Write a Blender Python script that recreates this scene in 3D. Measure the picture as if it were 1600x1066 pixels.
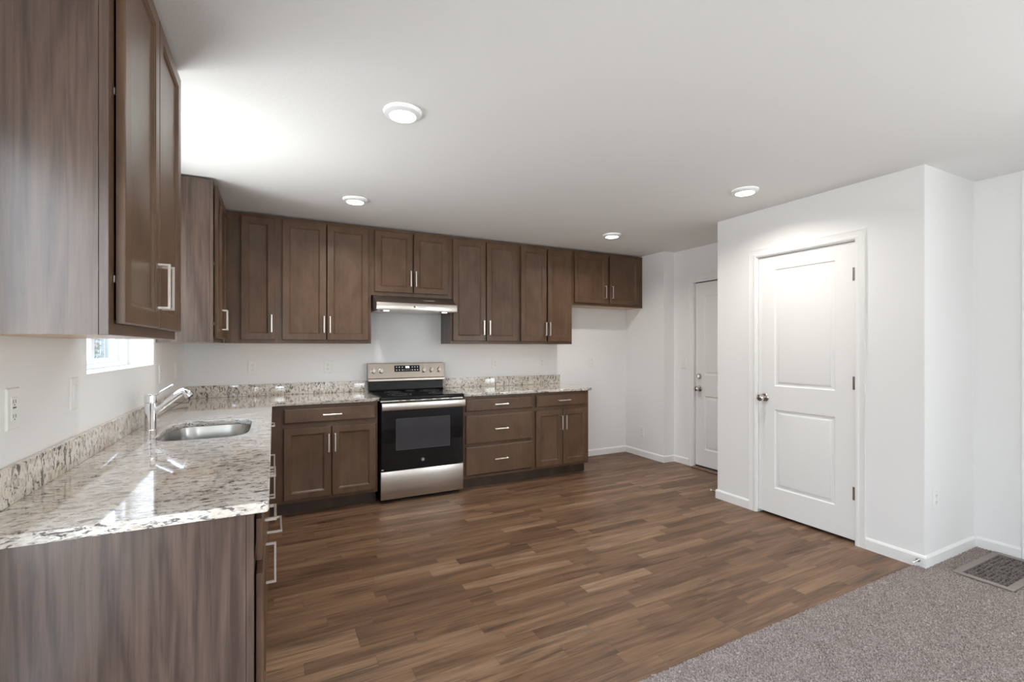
import bpy, bmesh, math, random
import numpy as np
from mathutils import Vector, Matrix
PI = math.pi
random.seed(4)
sc = bpy.context.scene
for o in list(bpy.data.objects): bpy.data.objects.remove(o)
C = sc.collection

# ------------------------------------------------------------------ camera
cam_d = bpy.data.cameras.new('camera'); cam = bpy.data.objects.new('camera', cam_d); C.objects.link(cam)
cam.location = (0.6588, -4.6995, 1.3466)
cam.rotation_euler = (PI/2, 0, -0.47173)
cam_d.sensor_width = 36.0; cam_d.lens = 730.3/1600*36.0
cam_d.shift_y = (542.1-533.0)/1600.0
cam_d.clip_start = 0.02
sc.camera = cam

# ------------------------------------------------------------------ view and light
vs = sc.view_settings
vs.view_transform = 'Standard'; vs.look = 'None'; vs.gamma = 1.0; vs.use_curve_mapping = False
vs.exposure = 0.60
sc.cycles.use_denoising = True
sc.cycles.max_bounces = 10; sc.cycles.diffuse_bounces = 7; sc.cycles.glossy_bounces = 5
sc.cycles.sample_clamp_indirect = 6.0
sc.cycles.caustics_reflective = False; sc.cycles.caustics_refractive = False
LAMP_W = 2.8
SKY = 6.0
WEST = 1.62
EAST = 2.3
SOUTH = 2.2
HORIZON_DIM = .4

w = bpy.data.worlds.new('daylight'); sc.world = w; w.use_nodes = True
nt = w.node_tree; nt.nodes.clear()
tc = nt.nodes.new('ShaderNodeTexCoord'); sp = nt.nodes.new('ShaderNodeSeparateXYZ')
mr = nt.nodes.new('ShaderNodeMapRange'); mr.inputs[1].default_value = -1; mr.inputs[2].default_value = 1
cr = nt.nodes.new('ShaderNodeValToRGB'); bg = nt.nodes.new('ShaderNodeBackground'); ow = nt.nodes.new('ShaderNodeOutputWorld')
e = cr.color_ramp.elements
e[0].position = 0.0; e[0].color = (.66, .68, .68, 1)
e[1].position = 1.0; e[1].color = (.28, .38, .54, 1)
for p_, c_ in ((.30, (.88, .905, .90, 1)), (.40, (.82, .84, .84, 1)), (.48, (.40, .42, .40, 1)), (.51, (.52, .55, .57, 1)), (.70, (.42, .49, .57, 1))):
    q = e.new(p_); q.color = c_
L_ = nt.links.new
L_(tc.outputs['Generated'], sp.inputs[0]); L_(sp.outputs['Z'], mr.inputs[0]); L_(mr.outputs[0], cr.inputs[0])
# made-up sky strength per direction, set to balance light through each opening
mx_ = nt.nodes.new('ShaderNodeMapRange'); mx_.inputs[1].default_value = -1; mx_.inputs[2].default_value = 1
rx_ = nt.nodes.new('ShaderNodeValToRGB'); q = rx_.color_ramp.elements
q[0].position = 0.0; q[0].color = (WEST, WEST, WEST, 1); q[1].position = 1.0; q[1].color = (EAST, EAST, EAST, 1)
for p_ in (.36, .60): k = q.new(p_); k.color = (SOUTH, SOUTH, SOUTH, 1)
mu_ = nt.nodes.new('ShaderNodeMath'); mu_.operation = 'MULTIPLY'; mu_.inputs[1].default_value = SKY
L_(sp.outputs['X'], mx_.inputs[0]); L_(mx_.outputs[0], rx_.inputs[0]); L_(rx_.outputs[0], mu_.inputs[0])
# dimmed horizon band, added on the -x side to cut light on the pantry
bd_ = nt.nodes.new('ShaderNodeValToRGB'); q = bd_.color_ramp.elements
q[0].position = .41; q[0].color = (0, 0, 0, 1); q[1].position = .63; q[1].color = (0, 0, 0, 1)
for p_ in (.475, .56): k = q.new(p_); k.color = (1, 1, 1, 1)
def wm(op, a, b):
    m_ = nt.nodes.new('ShaderNodeMath'); m_.operation = op
    for i, v_ in ((0, a), (1, b)):
        if hasattr(v_, 'links'): L_(v_, m_.inputs[i])
        else: m_.inputs[i].default_value = v_
    return m_.outputs[0]
L_(mr.outputs[0], bd_.inputs[0])
west = wm('MAXIMUM', wm('MULTIPLY', sp.outputs['X'], -1.0), 0.0)
keep = wm('SUBTRACT', 1.0, wm('MULTIPLY', wm('MULTIPLY', bd_.outputs[0], west), HORIZON_DIM))
L_(wm('MULTIPLY', mu_.outputs[0], keep), bg.inputs[1])
L_(cr.outputs[0], bg.inputs[0]); L_(bg.outputs[0], ow.inputs[0])

# openings for daylight: (wall, a0, a1, z0, z1)
KW = (-2.287, -1.129, 1.238, 2.26)      # kitchen window in the left wall
LW = (-5.35, -3.52, 0.06, 2.06)         # patio door in the left wall, behind the camera
RW = (-7.4, -5.3, 0.45, 2.12)           # unseen window added in the right wall to light the sink wall
FW = (0.4, 1.0, 0.75, 2.12)             # unseen window added behind the camera for fill light
def portal(name, loc, rot, sx, sy):
    l = bpy.data.lights.new(name, 'AREA'); l.shape = 'RECTANGLE'; l.size = sx; l.size_y = sy; l.cycles.is_portal = True
    o = bpy.data.objects.new(name, l); C.objects.link(o); o.location = loc; o.rotation_euler = rot
    return o
portal('window_daylight', (-.21, (KW[0]+KW[1])/2, (KW[2]+KW[3])/2), (0, -PI/2, 0), KW[3]-KW[2], KW[1]-KW[0])
portal('patio_daylight', (-.21, (LW[0]+LW[1])/2, (LW[2]+LW[3])/2), (0, -PI/2, 0), LW[3]-LW[2], LW[1]-LW[0])
portal('front_fill_portal', ((FW[0]+FW[1])/2, -8.16, (FW[2]+FW[3])/2), (PI/2, 0, 0), FW[1]-FW[0], FW[3]-FW[2])
portal('right_fill_portal', (4.865+.16, (RW[0]+RW[1])/2, (RW[2]+RW[3])/2), (0, PI/2, 0), RW[3]-RW[2], RW[1]-RW[0])

# ------------------------------------------------------------------ material helpers
def lin(r, g, b):
    f = lambda c: (c/255/12.92) if c/255 <= .04045 else ((c/255+.055)/1.055)**2.4
    return (f(r), f(g), f(b), 1)
class NT:
    def __init__(s, name):
        s.m = bpy.data.materials.new(name); s.m.use_nodes = True; s.t = s.m.node_tree
        s.b = s.t.nodes['Principled BSDF']; s.out = s.t.nodes['Material Output']
    def n(s, typ, **kw):
        x = s.t.nodes.new(typ)
        for k, v in kw.items(): setattr(x, k, v)
        return x
    def l(s, a, b): s.t.links.new(a, b)
    def coord(s, scale=(1, 1, 1), obj=True, rot=(0, 0, 0)):
        t = s.n('ShaderNodeTexCoord'); m = s.n('ShaderNodeMapping')
        m.inputs['Scale'].default_value = scale; m.inputs['Rotation'].default_value = rot
        if obj: s.l(t.outputs['Object'], m.inputs[0])
        else:
            g = s.n('ShaderNodeNewGeometry'); s.l(g.outputs['Position'], m.inputs[0])
        return m.outputs[0]
    def noise(s, vec, scale, detail=4, rough=.55, dist=0):
        x = s.n('ShaderNodeTexNoise'); x.inputs['Scale'].default_value = scale; x.inputs['Detail'].default_value = detail
        x.inputs['Roughness'].default_value = rough; x.inputs['Distortion'].default_value = dist
        s.l(vec, x.inputs['Vector']); return x.outputs['Fac']
    def ramp(s, fac, stops, interp='LINEAR'):
        x = s.n('ShaderNodeValToRGB'); x.color_ramp.interpolation = interp; e = x.color_ramp.elements
        e[0].position, e[0].color = stops[0]; e[1].position, e[1].color = stops[-1]
        for p, c in stops[1:-1]:
            q = e.new(p); q.color = c
        s.l(fac, x.inputs[0]); return x.outputs[0]
    def mix(s, fac, a, b, mode='MIX'):
        x = s.n('ShaderNodeMix', data_type='RGBA', blend_type=mode)
        for i, v in ((0, fac), (6, a), (7, b)):
            if hasattr(v, 'links'): s.l(v, x.inputs[i])
            else: x.inputs[i].default_value = v
        return x.outputs[2]
    def math(s, op, a, b=0.0):
        x = s.n('ShaderNodeMath', operation=op)
        for i, v in ((0, a), (1, b)):
            if hasattr(v, 'links'): s.l(v, x.inputs[i])
            else: x.inputs[i].default_value = v
        return x.outputs[0]
    def bump(s, h, strength, dist):
        x = s.n('ShaderNodeBump'); x.inputs['Strength'].default_value = strength; x.inputs['Distance'].default_value = dist
        s.l(h, x.inputs['Height']); s.l(x.outputs[0], s.b.inputs['Normal'])
    def set(s, col=None, rough=None, metal=None, spec=None, coat=None, coatr=None, emit=None, es=None, aniso=None):
        b = s.b
        for k, v in (('Base Color', col), ('Roughness', rough), ('Metallic', metal), ('Specular IOR Level', spec), ('Coat Weight', coat), ('Coat Roughness', coatr), ('Emission Color', emit), ('Emission Strength', es), ('Anisotropic', aniso)):
            if v is None: continue
            if hasattr(v, 'links'): s.l(v, b.inputs[k])
            else: b.inputs[k].default_value = v
        return s.m
g4 = lambda v: (v, v, v, 1)

def paint(name, col, rough=.6, bs=.06, sc_=220, dist=.0015):
    t = NT(name); v = t.coord(obj=False); h = t.noise(v, sc_, 3)
    t.bump(h, bs, dist); return t.set(col, rough, spec=.3)
M = {}
M['wall'] = paint('wall_paint', (.84, .84, .835, 1), .65, .12)
M['ceiling'] = None
t = NT('ceiling_texture'); v = t.coord(obj=False); h = t.noise(v, 70, 4, .6)
t.bump(h, .22, .004); M['ceiling'] = t.set((.81, .81, .795, 1), .8, spec=.2)
M['trim'] = paint('white_trim', (.85, .85, .84, 1), .35, .03)
M['doorpaint'] = paint('door_paint', (.85, .85, .84, 1), .4, .04)
M['plastic'] = NT('white_plastic').set((.84, .84, .82, 1), .3)
M['slot'] = NT('outlet_slot').set((.10, .10, .10, 1), .5)
M['vinyl'] = NT('white_vinyl').set((.86, .87, .88, 1), .35)

def stained(name, c0, c1, c2, rough):
    t = NT(name); v = t.coord((1, 1, .45), obj=False)
    a = t.noise(v, 9, 6, .62, .3); g = t.noise(t.coord((90, 90, 3.0), obj=False), 1.0, 5, .6)
    col = t.ramp(a, [(.30, c0), (.52, c1), (.74, c2)])
    col = t.mix(.30, col, t.ramp(g, [(.3, g4(.35)), (.7, g4(.65))]), 'OVERLAY')
    rr = t.ramp(a, [(.3, g4(rough-.03)), (.7, g4(rough+.05))])
    t.bump(g, .04, .001)
    return t.set(col, rr, spec=.32, coat=.16, coatr=.2)
M['cab'] = stained('stained_maple', (.084, .045, .024, 1), (.114, .064, .036, 1), (.146, .084, .049, 1), .36)
def laminate(name, c0, c1, c2, rough, seed):
    t = NT(name); v = t.coord((75, 75, 2.6), obj=False)
    a = t.noise(v, 1.0, 7, .66, .9); b = t.noise(t.coord((7, 7, .55), obj=False), 1.0 + seed*.03, 3, .5, .6)
    ring = t.math('FRACT', t.math('MULTIPLY', b, 7.0)); ring = t.math('ABSOLUTE', t.math('SUBTRACT', ring, .5))
    f = t.math('ADD', t.math('MULTIPLY', a, .80), t.math('MULTIPLY', ring, .42))
    col = t.ramp(f, [(.36, c0), (.52, c1), (.70, c2)])
    t.bump(a, .05, .001)
    return t.set(col, rough, spec=.5, coat=.30, coatr=.25)
M['panel'] = laminate('walnut_laminate', (.046, .026, .018, 1), (.076, .047, .033, 1), (.108, .070, .050, 1), .28, 1)
M['maple'] = laminate('pale_underside', (.50, .34, .20, 1), (.58, .40, .24, 1), (.64, .46, .29, 1), .5, 5)
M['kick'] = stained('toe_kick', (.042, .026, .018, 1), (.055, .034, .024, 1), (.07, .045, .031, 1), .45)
M['nickel'] = NT('satin_nickel').set((.78, .74, .68, 1), .30, 1.0)
M['chrome'] = NT('chrome').set((.86, .86, .87, 1), .06, 1.0)
M['hinge'] = NT('dark_hinge').set((.32, .31, .30, 1), .35, 1.0)
t = NT('stainless'); v = t.coord((2, 2, 240), obj=False); h = t.noise(v, 1.0, 3)
t.bump(h, .03, .001); M['steel'] = t.set(t.ramp(h, [(.3, (.58, .54, .49, 1)), (.7, (.66, .62, .57, 1))]), .27, 1.0, aniso=.5)
t = NT('bronze_steel'); v = t.coord((2, 2, 240), obj=False); h = t.noise(v, 1.0, 3)
t.bump(h, .03, .001); M['steel_dark'] = t.set((.44, .385, .33, 1), .24, 1.0, aniso=.5)
t = NT('sink_steel'); v = t.coord((2, 2, 200), obj=False); h = t.noise(v, 1.0, 3)
t.bump(h, .03, .001); M['sink'] = t.set((.46, .45, .43, 1), .22, 1.0)
M['blackglass'] = NT('black_glass').set((.004, .004, .005, 1), .05, spec=.35)
M['ovenglass'] = NT('oven_window').set((.045, .044, .048, 1), .08, spec=.4)
M['black'] = NT('black_enamel').set((.008, .008, .009, 1), .2, spec=.22)
M['darkgrey'] = NT('dark_grey').set((.07, .068, .066, 1), .4)
M['hoodtop'] = NT('hood_slope').set((.33, .30, .275, 1), .36, .9)
M['greymark'] = NT('grey_mark').set((.30, .30, .30, 1), .4)
M['badgegrey'] = NT('badge_grey').set((.16, .16, .16, 1), .4)
M['paleink'] = NT('pale_ink').set((.62, .62, .60, 1), .5)
M['threshold'] = laminate('threshold_wood', (.16, .085, .055, 1), (.22, .12, .08, 1), (.28, .16, .11, 1), .4, 3)
M['void'] = NT('dark_gap').set((.02, .02, .02, 1), .8)
M['rubber'] = NT('white_rubber').set((.82, .81, .79, 1), .5)
t = NT('display_glow'); M['display'] = t.set((.5, .5, .5, 1), .3, emit=(.9, .95, 1, 1), es=.8)
t = NT('lamp_diffuser'); M['diffuser'] = t.set((.9, .9, .9, 1), .5, emit=(1.0, .97, .92, 1), es=6.0)
t = NT('hood_lens'); M['lens'] = t.set((.9, .9, .9, 1), .3, emit=(1.0, .96, .9, 1), es=1.2)
# clear panes: fresnel reflection over plain transparency
t = NT('window_glass'); tr = t.n('ShaderNodeBsdfTransparent'); gl = t.n('ShaderNodeBsdfGlossy'); gl.inputs['Roughness'].default_value = .02
fr = t.n('ShaderNodeFresnel'); fr.inputs[0].default_value = 1.45; mx = t.n('ShaderNodeMixShader')
gb = t.n('ShaderNodeNewGeometry'); t.l(t.math('MULTIPLY', fr.outputs[0], t.math('SUBTRACT', 1.0, gb.outputs['Backfacing'])), mx.inputs[0]); t.l(tr.outputs[0], mx.inputs[1]); t.l(gl.outputs[0], mx.inputs[2]); t.l(mx.outputs[0], t.out.inputs[0])
M['glass'] = t.m

def granite(name, scl):
    t = NT(name); v = t.coord(scl, obj=False)
    a = t.noise(v, 1.0, 6, .68, .9); b = t.noise(t.coord(tuple(x*1.9 for x in scl), obj=False, rot=(.2, .3, .35)), 1.0, 5, .65, .7)
    c = t.noise(t.coord((5, 5, 5), obj=False), 1.0, 3); d = t.noise(t.coord(tuple(x*3.3 for x in scl), obj=False), 1.0, 3, .6)
    base = t.ramp(c, [(.3, (.60, .53, .45, 1)), (.55, (.74, .69, .62, 1)), (.75, (.82, .80, .77, 1))])
    tan = t.ramp(b, [(.47, g4(0)), (.60, g4(1))])
    col = t.mix(t.math('MULTIPLY', tan, .50), base, (.33, .265, .215, 1))
    wt = t.ramp(d, [(.55, g4(0)), (.66, g4(1))])
    col = t.mix(t.math('MULTIPLY', wt, .55), col, (.86, .85, .83, 1))
    dk = t.ramp(t.math('ADD', t.math('MULTIPLY', a, .72), t.math('MULTIPLY', d, .28)), [(.522, g4(0)), (.565, g4(1))])
    col = t.mix(t.math('MULTIPLY', dk, .88), col, (.060, .052, .050, 1))
    return t.set(col, .06, spec=.5, coat=.7, coatr=.03)
M['granite'] = granite('speckled_granite', (22, 50, 70))
M['granite_up'] = granite('speckled_granite_upright', (46, 46, 26))

# wood-look vinyl floor: narrow staves running along x
t = NT('plank_floor'); g = t.n('ShaderNodeNewGeometry'); s = t.n('ShaderNodeSeparateXYZ'); t.l(g.outputs['Position'], s.inputs[0])
X, Y = s.outputs['X'], s.outputs['Y']
row = t.math('FLOOR', t.math('DIVIDE', Y, .079))
def wn(val, dim='1D'):
    x = t.n('ShaderNodeTexWhiteNoise', noise_dimensions='1D'); t.l(val, x.inputs['W']); return x.outputs['Value']
off = wn(row)
ln = t.math('ADD', .42, t.math('MULTIPLY', wn(t.math('ADD', row, 71.3)), .45))
cx = t.math('ADD', t.math('DIVIDE', X, ln), t.math('MULTIPLY', off, 9.0))
col_i = t.math('FLOOR', cx)
cell = wn(t.math('ADD', t.math('MULTIPLY', row, 17.17), t.math('MULTIPLY', col_i, 3.731)))
cv = t.n('ShaderNodeCombineXYZ'); t.l(t.math('MULTIPLY', X, 2.2), cv.inputs[0]); t.l(t.math('MULTIPLY', Y, 58.0), cv.inputs[1]); t.l(t.math('MULTIPLY', cell, 40.0), cv.inputs[2])
gr = t.noise(cv.outputs[0], 1.0, 7, .64, 1.3)
cv2 = t.n('ShaderNodeCombineXYZ'); t.l(t.math('MULTIPLY', X, 1.1), cv2.inputs[0]); t.l(t.math('MULTIPLY', Y, 9.0), cv2.inputs[1]); t.l(t.math('MULTIPLY', cell, 23.0), cv2.inputs[2])
gr2 = t.noise(cv2.outputs[0], 1.0, 4, .55, 1.6)
base = t.ramp(cell, [(0, (.118, .064, .036, 1)), (.35, (.160, .089, .050, 1)), (.75, (.195, .114, .066, 1)), (1, (.245, .152, .092, 1))])
f = t.ramp(t.math('ADD', t.math('MULTIPLY', gr, .55), t.math('MULTIPLY', gr2, .45)), [(.35, g4(.36)), (.5, g4(1.0)), (.64, g4(1.55))])
col = t.mix(1.0, base, f, 'MULTIPLY')
fy = t.math('FRACT', t.math('DIVIDE', Y, .079)); fx = t.math('MULTIPLY', t.math('FRACT', cx), ln)
edge = t.math('MAXIMUM', t.math('LESS_THAN', fy, .018), t.math('LESS_THAN', fx, .0022))
col = t.mix(t.math('MULTIPLY', edge, .45), col, (.04, .025, .018, 1))
t.bump(gr, .05, .001)
M['floor'] = t.set(col, t.ramp(gr, [(.3, g4(.38)), (.7, g4(.48))]), spec=.32)

t = NT('grey_carpet'); v = t.coord(obj=False)
a = t.noise(v, 190, 3, .6); b = t.noise(v, 14, 3)
col = t.ramp(a, [(.30, (.125, .100, .090, 1)), (.48, (.285, .238, .222, 1)), (.68, (.50, .44, .415, 1))])
col = t.mix(.25, col, t.ramp(b, [(.35, (.40, .38, .36, 1)), (.65, (.62, .60, .60, 1))]), 'OVERLAY')
t.bump(t.noise(v, 330, 2), .6, .004); M['carpet'] = t.set(col, .95, spec=.1)
t = NT('carpet_frame'); M['ventframe'] = t.set((.27, .232, .212, 1), .7)
t = NT('vent_bars'); M['ventbar'] = t.set((.15, .13, .11, 1), .5)

# ------------------------------------------------------------------ mesh helpers
def tag(o, label=None, cat=None, group=None, kind=None):
    if label: o['label'] = label
    if cat: o['category'] = cat
    if group: o['group'] = group
    if kind: o['kind'] = kind
    return o
def thing(name, loc, label, cat, group=None, rz=0.0):
    o = bpy.data.objects.new(name, None); C.objects.link(o); o.location = loc; o.rotation_euler = (0, 0, rz); o.empty_display_size = .1
    return tag(o, label, cat, group)
class MB:
    def __init__(s): s.bm = bmesh.new(); s.mats = []
    def mi(s, m):
        if m not in s.mats: s.mats.append(m)
        return s.mats.index(m)
    def faces(s, fs, m):
        i = s.mi(m)
        for f in fs: f.material_index = i
    def box(s, x0, x1, y0, y1, z0, z1, m, bev=0.0, seg=1):
        r = bmesh.ops.create_cube(s.bm, size=1.0)
        vs_ = r['verts']
        for v in vs_:
            v.co = Vector(((x0+x1)/2+v.co.x*(x1-x0), (y0+y1)/2+v.co.y*(y1-y0), (z0+z1)/2+v.co.z*(z1-z0)))
        fs = list({f for v in vs_ for f in v.link_faces}); s.faces(fs, m)
        if bev > 0:
            es = list({e for v in vs_ for e in v.link_edges})
            bmesh.ops.bevel(s.bm, geom=es, offset=bev, offset_type='OFFSET', segments=seg, profile=.5, affect='EDGES', material=-1)
        return s
    def loft(s, loops, m, cap0=True, cap1=True, closed=True):
        rows = [[s.bm.verts.new(p) for p in lp] for lp in loops]; n = len(rows[0]); fs = []
        for a, b in zip(rows[:-1], rows[1:]):
            for k in range(n if closed else n-1):
                k2 = (k+1) % n
                fs.append(s.bm.faces.new((a[k], a[k2], b[k2], b[k])))
        if cap0: fs.append(s.bm.faces.new(list(reversed(rows[0]))))
        if cap1: fs.append(s.bm.faces.new(rows[-1]))
        s.faces(fs, m); return s
    def lathe(s, prof, m, n=32, mtx=None, cap=True):
        mtx = mtx or Matrix()
        loops = [[mtx @ Vector((r*math.cos(2*PI*k/n), r*math.sin(2*PI*k/n), z)) for k in range(n)] for r, z in prof]
        return s.loft(loops, m, cap, cap)
    def tube(s, pts, rad, m, n=16):
        P = [Vector(p) for p in pts]; R = rad if isinstance(rad, (list, tuple)) else [rad]*len(P); loops = []
        up = None
        for i, p in enumerate(P):
            d = (P[min(i+1, len(P)-1)]-P[max(i-1, 0)]).normalized()
            if up is None: up = Vector((0, 0, 1)) if abs(d.z) < .9 else Vector((1, 0, 0))
            a = d.cross(up).normalized(); b = a.cross(d).normalized(); up = b
            loops.append([p+(a*math.cos(2*PI*k/n)+b*math.sin(2*PI*k/n))*R[i] for k in range(n)])
        return s.loft(loops, m)
    def prism(s, poly, axis, a0, a1, m):
        def P(u, v, a): return {'x': (a, u, v), 'y': (u, a, v), 'z': (u, v, a)}[axis]
        return s.loft([[P(u, v, a0) for u, v in poly], [P(u, v, a1) for u, v in poly]], m)
    def done(s, name, parent=None, smooth=35, loc=None):
        bmesh.ops.recalc_face_normals(s.bm, faces=s.bm.faces[:])
        if smooth:
            for f in s.bm.faces: f.smooth = True
            lim = math.radians(smooth)
            for e in s.bm.edges:
                if len(e.link_faces) == 2 and e.calc_face_angle(0) > lim: e.smooth = False
        me = bpy.data.meshes.new(name); s.bm.to_mesh(me); s.bm.free()
        for m in s.mats: me.materials.append(m)
        o = bpy.data.objects.new(name, me); C.objects.link(o)
        if parent: o.parent = parent
        if loc: o.location = loc
        return o
def ring_panel(mb, x0, x1, z0, z1, yb, rings, m):
    """rectangle from yb forward (towards -y) through (inset, y) rings, closed on both sides"""
    loops = [[(x0, yb, z0), (x1, yb, z0), (x1, yb, z1), (x0, yb, z1)]]
    for i, y in rings:
        loops.append([(x0+i, y, z0+i), (x1-i, y, z0+i), (x1-i, y, z1-i), (x0+i, y, z1-i)])
    mb.loft(loops, m)

# ------------------------------------------------------------------ room shell
H = 2.457; XR = 4.865; YF = -8.0
def struct(o, label=None):
    o['kind'] = 'structure'
    if label: o['label'] = label
    return o
mb = MB(); mb.box(-.20, XR+.15, -3.262, .15, -.1, 0, M['floor']); struct(mb.done('floor'), 'brown wood-look plank floor of the kitchen')
mb = MB(); mb.box(-.20, XR+.15, YF-.15, -3.262, -.1, -.004, M['carpet']); struct(mb.done('floor_base'), 'floor under the grey carpet')
mb = MB(); mb.box(-.20, XR+.15, YF-.15, .15, H, H+.1, M['ceiling']); struct(mb.done('ceiling'), 'white textured ceiling')
def wall_x(name, xa, xb, y0, y1, holes, m, label):
    mb = MB(); ys = y0
    for a, b, z0, z1 in sorted(holes):
        mb.box(xa, xb, ys, a, 0, H, m)
        if z0 > 0: mb.box(xa, xb, a, b, 0, z0, m)
        if z1 < H: mb.box(xa, xb, a, b, z1, H, m)
        ys = b
    mb.box(xa, xb, ys, y1, 0, H, m)
    return struct(mb.done(name, smooth=0), label)
def wall_y(name, ya, yb, x0, x1, holes, m, label):
    mb = MB(); xs = x0
    for a, b, z0, z1 in sorted(holes):
        mb.box(xs, a, ya, yb, 0, H, m)
        if z0 > 0: mb.box(a, b, ya, yb, 0, z0, m)
        if z1 < H: mb.box(a, b, ya, yb, z1, H, m)
        xs = b
    mb.box(xs, x1, ya, yb, 0, H, m)
    return struct(mb.done(name, smooth=0), label)
wall_x('wall_left', -.20, 0, YF, 0, [KW, LW], M['wall'], 'white wall behind the sink counter')
wall_y('wall_back', 0, .15, -.15, XR+.15, [], M['wall'], 'white wall behind the range')
wall_x('wall_right', XR, XR+.15, YF, 0, [RW, (-1.815, -.954, 0, 2.068)], M['wall'], 'white wall on the right')
wall_y('wall_front', YF-.15, YF, -.15, XR+.15, [FW], M['wall'], 'white wall behind the camera')
mb = MB(); mb.box(4.70, XR, -.66, 0, 0, H, M['wall']); struct(mb.done('wall_corner', smooth=0), 'white wall return beside the fridge space')
PX, PY1, PY2 = 4.18, -1.825, -3.31
DY0, DY1, DZ = -2.925, -2.212, 2.068          # pantry door leaf
wall_x('wall_pantry', PX, PX+.115, PY2, PY1, [(DY0-.016, DY1+.016, 0, DZ+.016)], M['wall'], 'white pantry wall around the panelled door')
mb = MB(); mb.box(PX+.115, XR, PY2, PY2+.115, 0, H, M['wall']); struct(mb.done('wall_pantry_side', smooth=0), 'white side wall of the pantry facing the carpet')
mb = MB(); mb.box(PX+.115, XR, PY1-.115, PY1, 0, H, M['wall']); struct(mb.done('wall_pantry_rear', smooth=0), 'white wall of the pantry facing the hall')

# baseboards
def base_profile(h=.078, t_=.013): return [(0, 0), (t_, 0), (t_, h-.014), (t_*.55, h-.004), (0, h)]
def base_y(name, xw, sgn, y0, y1, label):       # on a wall of constant x, sticking out along sgn
    mb = MB(); mb.loft([[(xw+sgn*u, y, v) for u, v in base_profile()] for y in (y0, y1)], M['trim']); return struct(mb.done(name, smooth=0), label)
def base_x(name, yw, sgn, x0, x1, label):
    mb = MB(); mb.loft([[(x, yw+sgn*u, v) for u, v in base_profile()] for x in (x0, x1)], M['trim']); return struct(mb.done(name, smooth=0), label)
base_x('baseboard_back', 0, -1, 3.69, 4.70, 'white baseboard in the fridge space')
base_y('baseboard_corner', 4.70, -1, -.673, -.013, 'white baseboard on the wall return')
base_x('baseboard_return', -.66, -1, 4.70, XR, 'white baseboard on the end of the wall return')
base_y('baseboard_hall', XR, -1, -.885, -.673, 'white baseboard left of the far door')
base_y('baseboard_pantry_left', PX, -1, -2.143, PY1+.013, 'white baseboard left of the pantry door')
base_y('baseboard_pantry_right', PX, -1, PY2-.013, -2.994, 'white baseboard right of the pantry door')
base_x('baseboard_pantry_rear', PY1, 1, PX, XR, 'white baseboard on the hall side of the pantry')
base_x('baseboard_pantry_side', PY2, -1, PX, XR-.013, 'white baseboard along the carpet')
base_y('baseboard_right', XR, -1, -3.535, PY2-.013, 'white baseboard on the right wall')
base_y('baseboard_far_right', XR, -1, YF, -3.60, 'white baseboard further along the right wall')
mb = MB(); mb.box(XR-.016, XR, -3.60, -3.535, 0, H, M['trim'], .004); struct(mb.done('trim_right'), 'white vertical casing at the right edge')

# doors
def panel_door(mb, y0, y1, z0, z1, xf, t_, panels, m):
    """leaf facing -x with moulded raised panels; built as frame strips around the panels"""
    ys = sorted({y0, y1} | {p[0] for p in panels} | {p[1] for p in panels}); zs = sorted({z0, z1} | {p[2] for p in panels} | {p[3] for p in panels})
    bm = mb.bm; V = {}
    def v(y, z):
        k = (round(y, 5), round(z, 5))
        if k not in V: V[k] = bm.verts.new((xf, y, z))
        return V[k]
    fs = []
    for i in range(len(ys)-1):
        for j in range(len(zs)-1):
            a, b, c, d = ys[i], ys[i+1], zs[j], zs[j+1]
            if any(p[0] <= a and b <= p[1] and p[2] <= c and d <= p[3] for p in panels):
                prev = [v(a, c), v(b, c), v(b, d), v(a, d)]
                for ins, dx in ((.007, .007), (.012, .0085), (.024, .0075), (.036, .0015), (.040, .001)):
                    cur = [bm.verts.new((xf+dx, a+ins, c+ins)), bm.verts.new((xf+dx, b-ins, c+ins)), bm.verts.new((xf+dx, b-ins, d-ins)), bm.verts.new((xf+dx, a+ins, d-ins))]
                    for k in range(4): fs.append(bm.faces.new((prev[k], prev[(k+1) % 4], cur[(k+1) % 4], cur[k])))
                    prev = cur
                fs.append(bm.faces.new(prev))
            else: fs.append(bm.faces.new((v(a, c), v(b, c), v(b, d), v(a, d))))
    mb.faces(fs, m)
    mb.box(xf+.011, xf+t_, y0, y1, z0, z1, m)
    for (a, b, c, d) in ((y0, y0, z0, z1), (y1, y1, z0, z1)):
        fs = [bm.faces.new([bm.verts.new(p) for p in ((xf, a, c), (xf+.011, a, c), (xf+.011, a, d), (xf, a, d))])]; mb.faces(fs, m)
    for z in (z0, z1):
        fs = [bm.faces.new([bm.verts.new(p) for p in ((xf, y0, z), (xf+.011, y0, z), (xf+.011, y1, z), (xf, y1, z))])]; mb.faces(fs, m)
RX = Matrix.Rotation(-PI/2, 4, 'Y')      # lathe axis -> -x
def knob(parent, x, y, z, name='door_handle'):
    mb = MB(); m = Matrix.Translation((x, y, z)) @ RX
    mb.lathe([(.0335, 0), (.0335, .004), (.029, .009), (.013, .012), (.0115, .030), (.017, .036), (.0265, .046), (.0285, .056), (.026, .066), (.018, .072), (.006, .074)], M['nickel_d'], 32, m)
    return mb.done(name, parent)
M['nickel_d'] = NT('door_nickel').set((.62, .60, .57, 1), .18, 1.0)
XD = PX+.018
d1 = bpy.data.objects.new('door_1', None); C.objects.link(d1); struct(d1, 'white two-panel pantry door with a satin knob')
mb = MB(); panel_door(mb, DY0, DY1, .022, DZ, XD, .035, [(-2.792, -2.342, 1.035, 1.960), (-2.792, -2.342, .225, .850)], M['doorpaint']); mb.done('door_leaf', d1, 20)
knob(d1, XD, -2.262, .938)
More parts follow.
